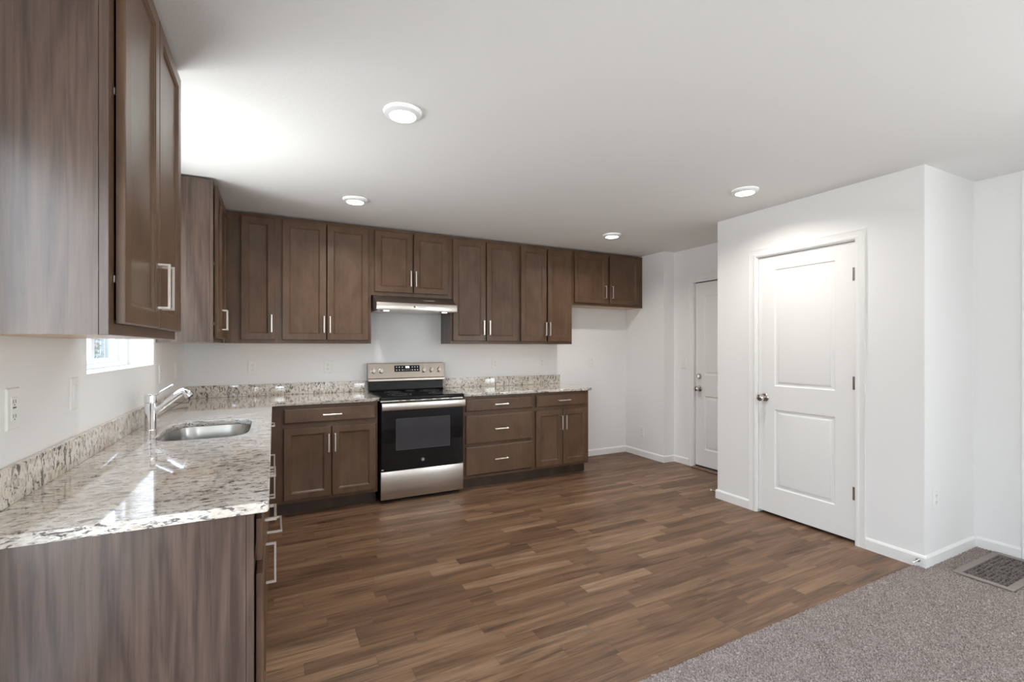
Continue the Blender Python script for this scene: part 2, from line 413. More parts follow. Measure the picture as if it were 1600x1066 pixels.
for z in (1.845, 1.098, .342):
    mb = MB(); mb.lathe([(.0065, -.045), (.0065, .045)], M['nickel_d'], 14, Matrix.Translation((XD-.006, DY0-.006, z)))
    mb.box(XD-.0045, XD-.001, DY0, DY0+.018, z-.045, z+.045, M['nickel_d']); mb.done('hinge', d1)
mb = MB()
for y0, y1 in ((DY1+.003, DY1+.016), (DY0-.016, DY0-.003)): mb.box(PX, PX+.115, y0, y1, 0, DZ+.003, M['trim'])
mb.box(PX, PX+.115, DY0-.016, DY1+.016, DZ+.003, DZ+.016, M['trim'])
struct(mb.done('trim_1', smooth=0), 'white jamb of the pantry door')
def casing(name, xw, ya, yb, zt, wd, label, left=True, right=True):
    prof = [(0, 0), (0, .010), (.006, .013), (.016, .013), (.024, .009), (.045, .011), (.058*wd/.058, .0145), (wd, .0145), (wd, 0)]
    mb = MB()
    # mitred three-sided frame: swept loops bottom-left, top-left, top-right, bottom-right
    L = []
    L.append([(xw-d, yb+u, 0) for u, d in prof]); L.append([(xw-d, yb+u, zt+u) for u, d in prof])
    L.append([(xw-d, ya-u, zt+u) for u, d in prof]); L.append([(xw-d, ya-u, 0) for u, d in prof])
    mb.loft(L, M['trim']); return struct(mb.done(name, smooth=20), label)
casing('trim_2', PX, DY0-.010, DY1+.010, DZ+.010, .058, 'white moulded casing round the pantry door')
# pantry interior floor stays dark because no light reaches it
d2 = bpy.data.objects.new('door_2', None); C.objects.link(d2); struct(d2, 'white two-panel outside door in the far hall with deadbolt')
XE = XR+.022
mb = MB(); panel_door(mb, -1.809, -.960, .028, 2.058, XE, .044, [(-1.68, -1.076, 1.035, 1.905), (-1.68, -1.076, .21, .805)], M['doorpaint']); mb.done('door_leaf', d2, 20)
knob(d2, XE, -1.012, .880)
mb = MB(); mb.box(XR+.075, XR+.149, -1.8148, -.9542, .03, 2.0678, M['doorpaint']); mb.box(XE+.001, XR+.075, -1.8148, -.9542, 2.0600, 2.0678, M['void']); mb.done('leak_blocker', d2, 0)  # added slab blocks outside light; dark strip stands for shade in the gap
mb = MB(); mb.lathe([(.032, 0), (.032, .006), (.027, .016), (.024, .020)], M['nickel_d'], 28, Matrix.Translation((XE, -1.008, 1.018)) @ RX); mb.box(XE-.034, XE-.018, -1.012, -1.004, 1.002, 1.034, M['nickel_d'], .002); mb.done('deadbolt', d2)
mb = MB(); mb.box(XR-.055, XR+.10, -1.815, -.954, 0.0, .014, M['threshold'], .004); mb.box(XR+.02, XR+.07, -1.812, -.957, .0145, .027, M['void']); mb.done('threshold', d2)
casing('trim_3', XR, -1.815, -.954, 2.068, .055, 'white casing round the far hall door')

# ------------------------------------------------------------------ windows
def window_left(name, hole, label, xo, fb=.06, sb=.055):
    y0, y1, z0, z1 = hole; root = bpy.data.objects.new(name, None); C.objects.link(root); struct(root, label)
    mb = MB(); f = .06
    for a in ((y0, y0+f, z0, z1), (y1-f, y1, z0, z1), (y0+f, y1-f, z0, z0+fb), (y0+f, y1-f, z1-f, z1)): mb.box(xo-.060, xo, a[0], a[1], a[2], a[3], M['vinyl'], .003)
    ym = (y0+y1)/2
    mb.done('window_frame', root)
    for k, (a, b, x0, x1) in enumerate(((y0+f, ym+.02, xo-.031, xo-.008), (ym-.02, y1-f, xo-.057, xo-.034))):
        mb = MB(); s_ = .055
        for q in ((a, a+s_, z0+fb, z1-f), (b-s_, b, z0+fb, z1-f), (a+s_, b-s_, z0+fb, z0+fb+sb), (a+s_, b-s_, z1-f-s_, z1-f)): mb.box(x0, x1, q[0], q[1], q[2], q[3], M['vinyl'], .002)
        sash = mb.done('window_sash', root)
        mb = MB(); mb.box((x0+x1)/2-.002, (x0+x1)/2+.002, a+s_, b-s_, z0+fb+sb, z1-f-s_, M['glass']); mb.done('pane', sash)
    return root
window_left('window_1', KW, 'white sliding window over the sink', -.125, .022, .024)
window_left('window_2', LW, 'white sliding patio door in the left wall beside the camera', -.012)
root = bpy.data.objects.new('window_fill_front', None); C.objects.link(root); struct(root, 'unseen white window added in the wall behind the camera for fill light')
mb = MB(); x0, x1, z0, z1 = FW; f = .055
for a in ((x0, x0+f, z0, z1), (x1-f, x1, z0, z1), (x0+f, x1-f, z0, z0+f), (x0+f, x1-f, z1-f, z1)): mb.box(a[0], a[1], YF-.13, YF-.07, a[2], a[3], M['vinyl'], .003)
mb.done('window_frame', root)
mb = MB(); mb.box(x0+f, x1-f, YF-.102, YF-.098, z0+f, z1-f, M['glass']); mb.done('pane', root)
root = bpy.data.objects.new('window_fill_right', None); C.objects.link(root); struct(root, 'unseen white window added in the right wall to light the sink wall')
mb = MB(); y0, y1, z0, z1 = RW; ym = (y0+y1)/2
for a in ((y0, y0+f, z0, z1), (y1-f, y1, z0, z1), (y0+f, y1-f, z0, z0+f), (y0+f, y1-f, z1-f, z1), (ym-.03, ym+.03, z0+f, z1-f)): mb.box(XR+.07, XR+.13, a[0], a[1], a[2], a[3], M['vinyl'], .003)
mb.done('window_frame', root)
for a, b in ((y0+f, ym-.03), (ym+.03, y1-f)):
    mb = MB(); mb.box(XR+.098, XR+.102, a, b, z0+f, z1-f, M['glass']); mb.done('pane', root)

# ------------------------------------------------------------------ carpet (fine pile where the photo shows it)
def carpet():
    x0, x1, y0, y1 = 1.70, XR-.001, -4.25, -3.258; st = .0052
    nx, ny = int((x1-x0)/st), int((y1-y0)/st); rg = np.random.default_rng(3)
    gx, gy = np.meshgrid(np.linspace(x0, x1, nx), np.linspace(y0, y1, ny))
    z = .003+rg.random((ny, nx))**1.5*.010
    k = np.ones((ny, nx)); e_ = np.clip((y1-gy)/.012, 0, 1); z = z*(.35+.65*e_)
    gx = gx+(rg.random((ny, nx))-.5)*st*.8; gy = gy+(rg.random((ny, nx))-.5)*st*.8
    gy[-1] += (rg.random(nx)-.5)*.010; gy[-2] += (rg.random(nx)-.5)*.006
    # keep the pile out of the pantry and its baseboards
    gx = np.minimum(gx, XR-.001)
    vs_ = np.stack([gx, gy, z], -1).reshape(-1, 3)
    i = np.arange(nx*ny).reshape(ny, nx)
    q = np.stack([i[:-1, :-1], i[:-1, 1:], i[1:, 1:], i[1:, :-1]], -1).reshape(-1, 4)
    # skirt down at the front edge
    sk = len(vs_); edge = vs_[i[-1]].copy(); edge[:, 2] = 0.0; vs_ = np.concatenate([vs_, edge])
    j = sk+np.arange(nx); q2 = np.stack([i[-1, :-1], i[-1, 1:], j[1:], j[:-1]], -1)
    # plain remainder towards the living room
    base = len(vs_); zz = .008
    rest = np.array([[0.002, YF+.002, zz], [XR-.002, YF+.002, zz], [XR-.002, y0+.003, zz], [0.002, y0+.003, zz], [0.002, y1, zz], [x0+.003, y1, zz], [x0+.003, y0+.003, zz]])
    vs_ = np.concatenate([vs_, rest]); q3 = np.array([[base, base+1, base+2, base+3], [base+3, base+6, base+5, base+4]])
    Q = np.concatenate([q, q2, q3])
    me = bpy.data.meshes.new('carpet'); me.from_pydata(vs_.tolist(), [], Q.tolist()); me.materials.append(M['carpet'])
    o = bpy.data.objects.new('carpet', me); C.objects.link(o)
    return tag(o, 'grey-mauve cut pile carpet meeting the plank floor', 'carpet', kind='stuff')
carpet()

# floor return-air grille in the carpet
def vent():
    r = thing('floor_vent', (4.28, -3.64, .012), 'brown grid floor vent set in the carpet beside the right wall', 'vent')
    gw, gd = .52, .19
    mb = MB(); b = .036
    for a in ((-b, 0, -b, gd+b), (gw, gw+b, -b, gd+b), (0, gw, -b, 0), (0, gw, gd, gd+b)): mb.box(a[0], a[1], a[2], a[3], 0, .006, M['ventframe'], .002)
    mb.done('frame', r)
    mb = MB(); n1, n2 = 17, 9
    for k in range(n1+1): mb.box(gw*k/n1-.0026, gw*k/n1+.0026, 0, gd, .0, .002, M['ventbar'])
    for k in range(n2+1): mb.box(0, gw, gd*k/n2-.002, gd*k/n2+.002, 0.0, .0024, M['ventbar'])
    mb.done('grid', r, 0)
    mb = MB(); mb.box(0, gw, 0, gd, -.006, -.0042, M['void']); mb.done('duct', r, 0)
vent()

# ------------------------------------------------------------------ cabinets
DT = .0195
def pull(mb, cx, cz, yf, L, horiz, proj=.034, wd=.0095):
    h = L/2; m = M['nickel']; y0 = yf-proj
    if horiz:
        mb.box(cx-h, cx+h, y0, y0+.008, cz-wd/2, cz+wd/2, m, .001)
        for s_ in (-1, 1): mb.box(cx+s_*(h-.004)-.004, cx+s_*(h-.004)+.004, y0+.0075, yf, cz-wd/2, cz+wd/2, m, .001)
    else:
        mb.box(cx-wd/2, cx+wd/2, y0, y0+.008, cz-h, cz+h, m, .001)
        for s_ in (-1, 1): mb.box(cx-wd/2, cx+wd/2, y0+.0075, yf, cz+s_*(h-.004)-.004, cz+s_*(h-.004)+.004, m, .001)
def add_door(root, x0, x1, z0, z1, yf, hx=None, hz=None, hl=.146, hproj=.034):
    mb = MB(); f = yf-DT-.0045; st = .057
    ring_panel(mb, x0, x1, z0, z1, yf-.005, [(0, f+.004), (.0015, f+.0012), (.0045, f), (st-.006, f), (st-.003, f+.003), (st, f+.0035), (st+.006, f+.0108), (st+.010, f+.0115)], M['cab'])
    d = mb.done('door', root, 20)
    if hx is not None:
        mb = MB(); pull(mb, hx, hz, f, hl, False, hproj); mb.done('handle', d)
    return d
def add_drawer(root, x0, x1, z0, z1, yf, hx=None, hz=None, hl=.146, hproj=.034, name='drawer'):
    mb = MB(); f = yf-DT-.0045
    ring_panel(mb, x0, x1, z0, z1, yf-.005, [(0, f+.006), (.002, f+.0035), (.0085, f+.0012), (.011, f)], M['cab'])
    d = mb.done(name, root, 20)
    if hx is not None:
        mb = MB(); pull(mb, hx, hz, f, hl, True, hproj); mb.done('handle', d)
    return d
def frame_ring(mb, w_, z0, z1, y, m, lst=.038, rst=.038, top=.038, bot=.038, mids=(), rails=()):
    mb.box(0, lst, y, y+.019, z0, z1, m); mb.box(w_-rst, w_, y, y+.019, z0, z1, m)
    mb.box(lst, w_-rst, y, y+.019, z0, z0+bot, m); mb.box(lst, w_-rst, y, y+.019, z1-top, z1, m)
    for c in mids: mb.box(c-.019, c+.019, y, y+.019, z0+bot, (min(rails)-.019) if rails else z1-top, m)
    for c in rails: mb.box(lst, w_-rst, y, y+.019, c-.019, c+.019, m)
def end_panel(root, depth, z0, z1):
    mb = MB(); mb.box(-.006, -.0002, -depth+.0195, -.001, z0, z1, M['panel']); mb.box(-.0055, -.0002, -depth, -depth+.0187, z0, z1, M['panel'], .0008)
    mb.done('end_panel', root, 0)
def upper(label, loc, rz, w_, z0, z1, depth, doors, lst=.038, rst=.038, mids=(), hinges=(), end=False, group='wall cabinets under the ceiling'):
    r = thing('wall_cabinet', loc, label, 'cabinet', group, rz)
    mb = MB(); b = -(depth-.0192)
    mb.box(0, w_, b, -.001, z0+.001, z1, M['panel'])
    low = min(mb.bm.faces, key=lambda f: f.calc_center_median().z); low.material_index = mb.mi(M['maple'])
    mb.done('body', r, 0)
    mb = MB(); frame_ring(mb, w_, z0, z1, -depth, M['cab'], lst, rst, .04, .038, mids); mb.box(lst, w_-rst, -depth+.012, -depth+.0185, z0+.038, z1-.04, M['void']); mb.done('face_frame', r, 0)
    for (a, c, zz0, zz1, hx, hz) in doors: add_door(r, a, c, zz0, zz1, -depth, hx, hz)
    if end: end_panel(r, depth, z0, z1)
    for hx, hz in hinges:
        mb = MB(); mb.box(hx+.005, hx+.012, -depth-.004, -depth-.0005, hz-.009, hz+.009, M['hinge'], .001); mb.done('hinge', r)
    return r
ZB, ZT = 1.376, 2.443; DB, DTP = 1.405, 2.415
HZ = 1.541
# back wall, left to right  (local x = world x - x0)
upper('tall narrow single-door wall cabinet in the kitchen corner', (.345, 0, 0), 0, .352, ZB, ZT, .305, [(.077, .324, DB, DTP, .300, HZ)], lst=.085)
upper('tall two-door wall cabinet left of the range hood, lamp glow on its doors', (.6975, 0, 0), 0, .7555, ZB, ZT, .305, [(.026, .3715, DB, DTP, .3515, HZ), (.3795, .730, DB, DTP, .4005, HZ)])
upper('short two-door wall cabinet directly above the range hood', (1.4535, 0, 0), 0, .766, 1.822, ZT, .305, [(.031, .3800, 1.853, DTP, .3575, 1.986), (.3915, .731, 1.853, DTP, .4065, 1.986)], mids=(.385,))
upper('tall two-door wall cabinet immediately right of the range hood', (2.220, 0, 0), 0, .7665, ZB, ZT, .305, [(.018, .370, DB, DTP, .342, HZ), (.380, .735, DB, DTP, .406, HZ)])
upper('tall two-door wall cabinet at the open end of the right counter', (2.987, 0, 0), 0, .671, ZB, ZT, .305, [(.012, .3275, DB, DTP, .309, HZ), (.3455, .649, DB, DTP, .358, HZ)])
upper('short two-door wall cabinet above the empty fridge space', (3.659, 0, 0), 0, 1.040, 1.821, ZT, .305, [(.029, .483, 1.850, DTP, .449, 1.985), (.528, .970, 1.850, DTP, .548, 1.985)], rst=.075, mids=(.506,))
# left wall: local +x runs along world +y, front faces +x
upper('nearest tall two-door wall cabinet with grey-brown side panel, left of the window', (0, -3.250, 0), PI/2, .846, ZB, ZT, .305, [(.033, .427, DB, DTP, .398, HZ), (.4315, .820, DB, DTP, .463, HZ)], hinges=[(.020, 1.515), (.020, 1.98)], end=True)
upper('tall two-door wall cabinet on the sink wall between window and corner', (0, -1.070, 0), PI/2, .722, ZB, ZT, .305, [(.031, .352, DB, DTP, .322, HZ), (.358, .690, DB, DTP, .388, HZ)], hinges=[(.018, 1.50), (.018, 1.90)], end=True)
mb = MB(); mb.box(.3055, .3445, -.304, -.286, ZB, ZT, M['cab']); tag(mb.done('filler_strip', smooth=0), 'dark wood filler strip in the wall cabinet corner', 'filler')

ZC = .884
def base(label, loc, rz, w_, fronts, depth=.61, lst=.03, rst=.03, rails=(), mids=(), kick=True, end=False, back=.003):
    r = thing('base_cabinet', loc, label, 'cabinet', 'base cabinets under the granite', rz)
    mb = MB(); b = -(depth-.0192); z0 = .108
    mb.box(0, .016, b, -back, z0, ZC-.001, M['panel']); mb.box(w_-.016, w_, b, -back, z0, ZC-.001, M['panel'])
    mb.box(.016, w_-.016, b, -back, z0, z0+.016, M['maple']); mb.box(.016, w_-.016, -back-.008, -back, z0+.016, ZC-.001, M['maple'])
    mb.done('body', r, 0)
    mb = MB(); frame_ring(mb, w_, z0, ZC-.001, -depth, M['cab'], lst, rst, .028, .022, mids, rails); mb.box(lst, w_-rst, -depth+.012, -depth+.0185, z0+.022, ZC-.03, M['void']); mb.done('face_frame', r, 0)
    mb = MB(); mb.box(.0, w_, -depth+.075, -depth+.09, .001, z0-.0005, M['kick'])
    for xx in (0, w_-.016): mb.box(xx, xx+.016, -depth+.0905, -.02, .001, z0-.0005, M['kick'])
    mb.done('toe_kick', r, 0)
    if end: end_panel(r, depth, .001, ZC-.001)
    for f in fronts:
        if f[0] == 'door': add_door(r, *f[1:5], -depth, *f[5:])
        elif f[0] == 'false': add_drawer(r, *f[1:5], -depth, name='false_front')
        else: add_drawer(r, *f[1:5], -depth, *f[5:])
    return r
DR0, DR1, DD0, DD1 = .738, .856, .135, .700
HD, HV = .798, .567
# back wall
base('base cabinet left of the range with one drawer over two doors', (.6115, 0, 0), 0, .841, [('drawer', .118, .822, DR0, DR1, .474, HD), ('door', .118, .466, DD0, DD1, .4465, HV), ('door', .4735, .822, DD0, DD1, .4955, HV)], lst=.135, rails=(.719,), mids=(.470,))
base('three-drawer base cabinet just right of the range', (2.2345, 0, 0), 0, .756, [('drawer', .021, .727, DR0, DR1, .375, HD), ('drawer', .021, .727, .432, .702, .375, .564), ('drawer', .021, .727, .140, .408, .375, .276)], rails=(.719, .420))
base('base cabinet at the open end with one drawer over two narrow doors', (2.991, 0, 0), 0, .670, [('drawer', .021, .647, DR0, DR1, .341, HD), ('door', .016, .3325, DD0, DD1, .313, HV), ('door', .3385, .640, DD0, DD1, .362, HV)], rails=(.719,))
# sink wall: local x = world y + 3.205
YE = -3.205
base('nearest base cabinet with grey-brown end panel facing the carpet', (0, YE, 0), PI/2, .470, [('drawer', .022, .448, DR0, DR1, .25, HD), ('door', .022, .448, DD0, DD1, .405, HV)], rails=(.719,), end=True)
base('base cabinet on the sink wall with a shallow drawer over one deep drawer', (0, YE+.4705, 0), PI/2, .634, [('drawer', .022, .612, DR0, DR1, .345, HD, .16, .034), ('drawer', .022, .612, .140, .702, .345, .564, .19, .058)], rails=(.719,))
base('sink base cabinet with false front and two doors under the faucet', (0, YE+1.105, 0), PI/2, .759, [('false', .022, .737, DR0, DR1), ('door', .022, .3765, DD0, DD1, .350, HV), ('door', .3825, .737, DD0, DD1, .410, HV)], rails=(.719,))
base('base cabinet on the sink wall closest to the corner', (0, YE+1.8645, 0), PI/2, .690, [('drawer', .022, .668, DR0, DR1, .345, HD), ('door', .022, .668, DD0, DD1, .09, HV)], rails=(.719,))
mb = MB(); mb.box(.5915, .6105, -.6495, -.610, .108, ZC-.001, M['cab']); tag(mb.done('filler_strip', smooth=0), 'dark wood filler strip in the base cabinet corner', 'filler')

# ------------------------------------------------------------------ countertops
def slab(name, outlines, z0, z1, m, bev=.004):
    cu = bpy.data.curves.new(name, 'CURVE'); cu.dimensions = '2D'; cu.fill_mode = 'BOTH'; cu.bevel_depth = bev; cu.bevel_resolution = 3
    cu.extrude = (z1-z0)/2-bev
    cu.offset = -bev
    for pts in outlines:
        s_ = cu.splines.new('POLY'); s_.points.add(len(pts)-1); s_.use_cyclic_u = True
        for p, c in zip(s_.points, pts): p.co = (c[0], c[1], 0, 1)
    o = bpy.data.objects.new(name, cu); C.objects.link(o); dg = bpy.context.evaluated_depsgraph_get()
    me = bpy.data.meshes.new_from_object(o.evaluated_get(dg)); bpy.data.objects.remove(o); me.materials.clear(); me.materials.append(m)
    o = bpy.data.objects.new(name, me); C.objects.link(o); o.location = (0, 0, (z0+z1)/2)
    return o
def arc(cx_, cy_, r, a0, a1, n=8): return [(cx_+r*math.cos(a0+(a1-a0)*k/n), cy_+r*math.sin(a0+(a1-a0)*k/n)) for k in range(n+1)]
def superrect(cx_, cy_, hx, hy, p=4.0, n=56):
    out = []
    for k in range(n):
        a = 2*PI*k/n; c, s_ = math.cos(a), math.sin(a)
        out.append((cx_+hx*math.copysign(abs(c)**(2/p), c), cy_+hy*math.copysign(abs(s_)**(2/p), s_)))
    return out
CE = -3.225; CF = .648; CX1 = 1.4605
SX, SY, SHX, SHY = .352, -1.765, .196, .315
outer = [(.001, -.001), (.001, CE)] + arc(CF-.012, CE+.012, .012, -PI/2, 0, 5) + [(CF, -CF), (CX1, -CF), (CX1, -.001)]
ct = slab('countertop', [outer, superrect(SX, SY, SHX, SHY, 4.5)], ZC, .914, M['granite'])
tag(ct, 'L-shaped pale speckled granite countertop holding the sink', 'countertop', 'granite worktops')
ct2 = slab('countertop', [[(2.2275, -.001), (2.2275, -CF)] + arc(3.684-.01, -CF+.01, .01, -PI/2, 0, 5) + [(3.684, -.001)]], ZC, .914, M['granite'])
tag(ct2, 'short straight granite countertop right of the range', 'countertop', 'granite worktops')
def splash(x0, x1, y0, y1, label):
    mb = MB(); mb.box(x0, x1, y0, y1, .9145, 1.017, M['granite_up'], .0025, 2); tag(mb.done('backsplash'), label, 'backsplash', 'granite backsplashes')
splash(.001, .0225, CE, -.0235, 'long granite backsplash along the sink wall')
splash(.001, 1.4605, -.0225, -.001, 'granite backsplash left of the range')
splash(2.2275, 3.684, -.0225, -.001, 'granite backsplash right of the range')

# sink
def sink():
    r = thing('kitchen_sink', (SX, SY, 0), 'stainless undermount sink bowl set in the granite', 'sink')
    mb = MB(); loops = []
    for ins, z, p in ((-.022, .8835, 4.5), (-.004, .8835, 4.5), (-.003, .880, 4.5), (.002, .80, 4.3), (.010, .73, 4.0), (.022, .708, 3.6), (.045, .697, 3.2), (.10, .690, 2.8), (.15, .688, 2.4)):
        loops.append([(x, y, z) for x, y in superrect(0, 0, SHX-ins, SHY-ins, p)])
    mb.loft(loops, M['sink'], False, True); o = mb.done('bowl', r, 50)
    mb = MB(); mb.lathe([(.044, .688), (.044, .6905), (.036, .6905), (.030, .684), (.004, .684)], M['chrome'], 28, cap=False); mb.done('drain', r)
sink()
# faucet
def faucet():
    r = thing('kitchen_faucet', (.088, -1.672, .914), 'chrome single-lever faucet standing behind the sink', 'faucet')
    mb = MB(); mb.lathe([(.0285, 0), (.0285, .003), (.0265, .006), (.0265, .138), (.0255, .1395), (.0255, .1405)], M['chrome'], 40); mb.done('body', r)
    mb = MB(); mb.lathe([(.0255, .1410), (.0270, .1425), (.0270, .180), (.0255, .185), (.018, .1865), (.004, .187)], M['chrome'], 40); cap = mb.done('cap', r)
    mb = MB(); mb.tube([(.016, 0, .178), (.05, -.001, .201), (.096, -.002, .232)], [.0055, .0050, .0045], M['chrome'], 12); mb.done('lever', cap)
    mb = MB(); mb.tube([(.018, 0, .092), (.06, -.004, .128), (.10, -.008, .163), (.128, -.010, .187), (.140, -.011, .194), (.150, -.012, .196)], [.0165, .0180, .0190, .0200, .0205, .020], M['chrome'], 24); spout = mb.done('spout', r, 60)
    mb = MB(); mb.tube([(.138, -.011, .200), (.150, -.012, .193), (.162, -.013, .180), (.173, -.014, .167)], [.015, .0215, .0225, .0220], M['chrome'], 24); mb.tube([(.1725, -.014, .1675), (.177, -.0143, .162)], [.016, .015], M['darkgrey'], 20); mb.done('spray_head', spout, 60)
faucet()

# ------------------------------------------------------------------ range
def stove():
    X0, X1 = 1.467, 2.221; W = X1-X0
    r = thing('range', (X0, 0, 0), 'stainless and black freestanding electric range between the counters', 'stove')
    mb = MB(); mb.box(.002, W-.002, -.618, -.03, .03, .885, M['black']); mb.box(.02, W-.02, -.58, -.05, .001, .03, M['black'])
    mb.done('body', r, 0)
    mb = MB(); mb.box(0, W, -.668, -.085, .886, .914, M['black'], .004, 2); mb.box(.004, W-.004, -.660, -.09, .914, .9185, M['blackglass'], .0015); top = mb.done('cooktop', r)
    for (bx, by, br) in ((.20, -.50, .105), (.56, -.50, .085), (.20, -.23, .075), (.56, -.23, .095), (.38, -.17, .045)):
        mb = MB()
        for rr in (br, br*.62):
            mb.loft([[((bx+q*math.cos(2*PI*k/48)), by+q*math.sin(2*PI*k/48), zz) for k in range(48)] for q, zz in ((rr, .9188), (rr-.0022, .9188), (rr-.0022, .9186), (rr, .9186), (rr, .9188))], M['greymark'], False, False)
        mb.done('burner_ring', top)
    # lower black riser and stainless control panel
    mb = MB(); mb.loft([[(x, -.012, .915), (x, -.100, .915), (x, -.088, .93), (x, -.078, 1.012), (x, -.012, 1.012)] for x in (.008, W-.008)], M['black']); mb.done('riser', r, 0)
    mb = MB(); prof = [(-.008, 1.010), (-.100, 1.010), (-.112, 1.016), (-.110, 1.034), (-.098, 1.042), (-.072, 1.180), (-.060, 1.187), (-.008, 1.187)]
    mb.loft([[(x, y, z) for y, z in prof] for x in (-.002, W+.002)], M['steel_dark']); cp = mb.done('control_panel', r, 0)
    def face(z): return -.098+(z-1.042)/(1.180-1.042)*.026
    tl = math.atan2(.026, .138)
    def place(x, z): return Matrix.Translation((x, face(z)-.0005, z)) @ Matrix.Rotation(PI/2-tl, 4, 'X')
    mb = MB(); m = place(.376, 1.131)
    mb.loft([[m @ Vector(p) for p in ((-.126, -.031, zz), (.126, -.031, zz), (.126, .031, zz), (-.126, .031, zz))] for zz in (-.002, .0015)], M['blackglass']); dsp = mb.done('display', r, 0)
    for gx_ in (-.105, -.078, -.048, .052, .078, .105):
        for gz_ in (.014, -.014):
            mb = MB(); mb.loft([[m @ Vector((gx_+.0065*math.cos(k*PI/4), gz_+.0065*math.sin(k*PI/4), zz)) for k in range(8)] for zz in (.0014, .0019)], M['paleink']); mb.done('button', dsp)
    mb = MB(); mb.loft([[m @ Vector(p) for p in ((-.016, .004, zz), (.022, .004, zz), (.022, .024, zz), (-.016, .024, zz))] for zz in (.0014, .0019)], M['display'])
    for gx_ in (-.030, -.010, .010, .030): mb.loft([[m @ Vector(p) for p in ((gx_-.006, -.018, zz), (gx_+.006, -.018, zz), (gx_+.006, -.011, zz), (gx_-.006, -.011, zz))] for zz in (.0014, .0019)], M['greymark'])
    mb.done('clock', dsp, 0)
    for kx in (.047, .121, .542, .622, .703):
        mb = MB(); m = place(kx, 1.112)
        mb.lathe([(.0245, 0), (.0245, .004), (.020, .006), (.0185, .022), (.016, .026), (.004, .0265)], M['steel'], 28, m)
        mb.loft([[m @ Vector((sx_*.005, sy_*.021, zz)) for sx_, sy_ in ((-1, -1), (1, -1), (1, 1), (-1, 1))] for zz in (.022, .033)], M['steel']); mb.done('knob', cp)
        mb = MB(); mb.loft([[m @ Vector((sx_*.002, .034+sy_*.004, zz)) for sx_, sy_ in ((-1, -1), (1, -1), (1, 1), (-1, 1))] for zz in (0, .0006)], M['greymark']); mb.done('knob_mark', cp)
    # vent strip under the cooktop
    mb = MB(); mb.box(.004, W-.004, -.640, -.6185, .872, .8855, M['steel'])
    for a, b in ((.16, .19), (.22, .26), (.30, .36), (.40, .46), (.50, .54), (.62, .65)): mb.box(a, b, -.6412, -.6395, .8765, .8815, M['void'])
    mb.done('vent_strip', r, 0)
    # oven door
    mb = MB(); ring_panel(mb, .004, W-.004, .286, .868, -.6195, [(0, -.655), (.004, -.659)], M['blackglass']); od = mb.done('oven_door', r, 20)
    mb = MB(); mb.loft([[(x, y, z) for x, z in ((.134, .455), (.617, .455), (.617, .722), (.134, .722))] for y in (-.6585, -.6602)], M['ovenglass']); ow_ = mb.done('oven_window', od, 0)
    mb = MB(); q = .003
    for a in ((.134, .617, .722, .722+q), (.134, .617, .455-q, .455), (.134-q, .134, .455-q, .722+q), (.617, .617+q, .455-q, .722+q)): mb.box(a[0], a[1], -.6604, -.6586, a[2], a[3], M['darkgrey'])
    mb.done('window_border', od, 0)
    mb = MB(); mb.box(.002, W-.002, -.712, -.700, .806, .868, M['steel'], .004, 2)
    mb.box(.002, W-.002, -.700, -.690, .862, .868, M['steel'], .001)
    for xx in (.010, W-.044): mb.box(xx, xx+.034, -.7005, -.6585, .812, .862, M['steel'], .004)
    mb.done('handle', od)
    mb = MB(); m = Matrix.Translation((.369, -.6591, .352)) @ Matrix.Rotation(PI/2, 4, 'X')
    mb.lathe([(.0155, -.0005), (.0155, .0010), (.0135, .0012), (.001, .0012)], M['badgegrey'], 28, m); bd = mb.done('badge', od)
    cu = bpy.data.curves.new('badge_letters', 'FONT'); cu.body = 'GE'; cu.size = .014; cu.align_x = 'CENTER'; cu.align_y = 'CENTER'; cu.extrude = .0003; cu.shear = .25
    tmp = bpy.data.objects.new('tmp', cu); C.objects.link(tmp); me = bpy.data.meshes.new_from_object(tmp.evaluated_get(bpy.context.evaluated_depsgraph_get())); bpy.data.objects.remove(tmp)
    me.materials.clear(); me.materials.append(M['paleink']); o = bpy.data.objects.new('badge_letters', me); C.objects.link(o); o.parent = od; o.location = (.369, -.6606, .352); o.rotation_euler = (PI/2, 0, 0)
    mb = MB(); mb.box(.008, .026, -.6598, -.6586, .292, .299, M['paleink']); mb.done('label_tab', od, 0)
    mb = MB(); mb.box(.004, W-.004, -.655, -.6195, .036, .276, M['steel'], .003, 2); mb.done('storage_drawer', r)
stove()

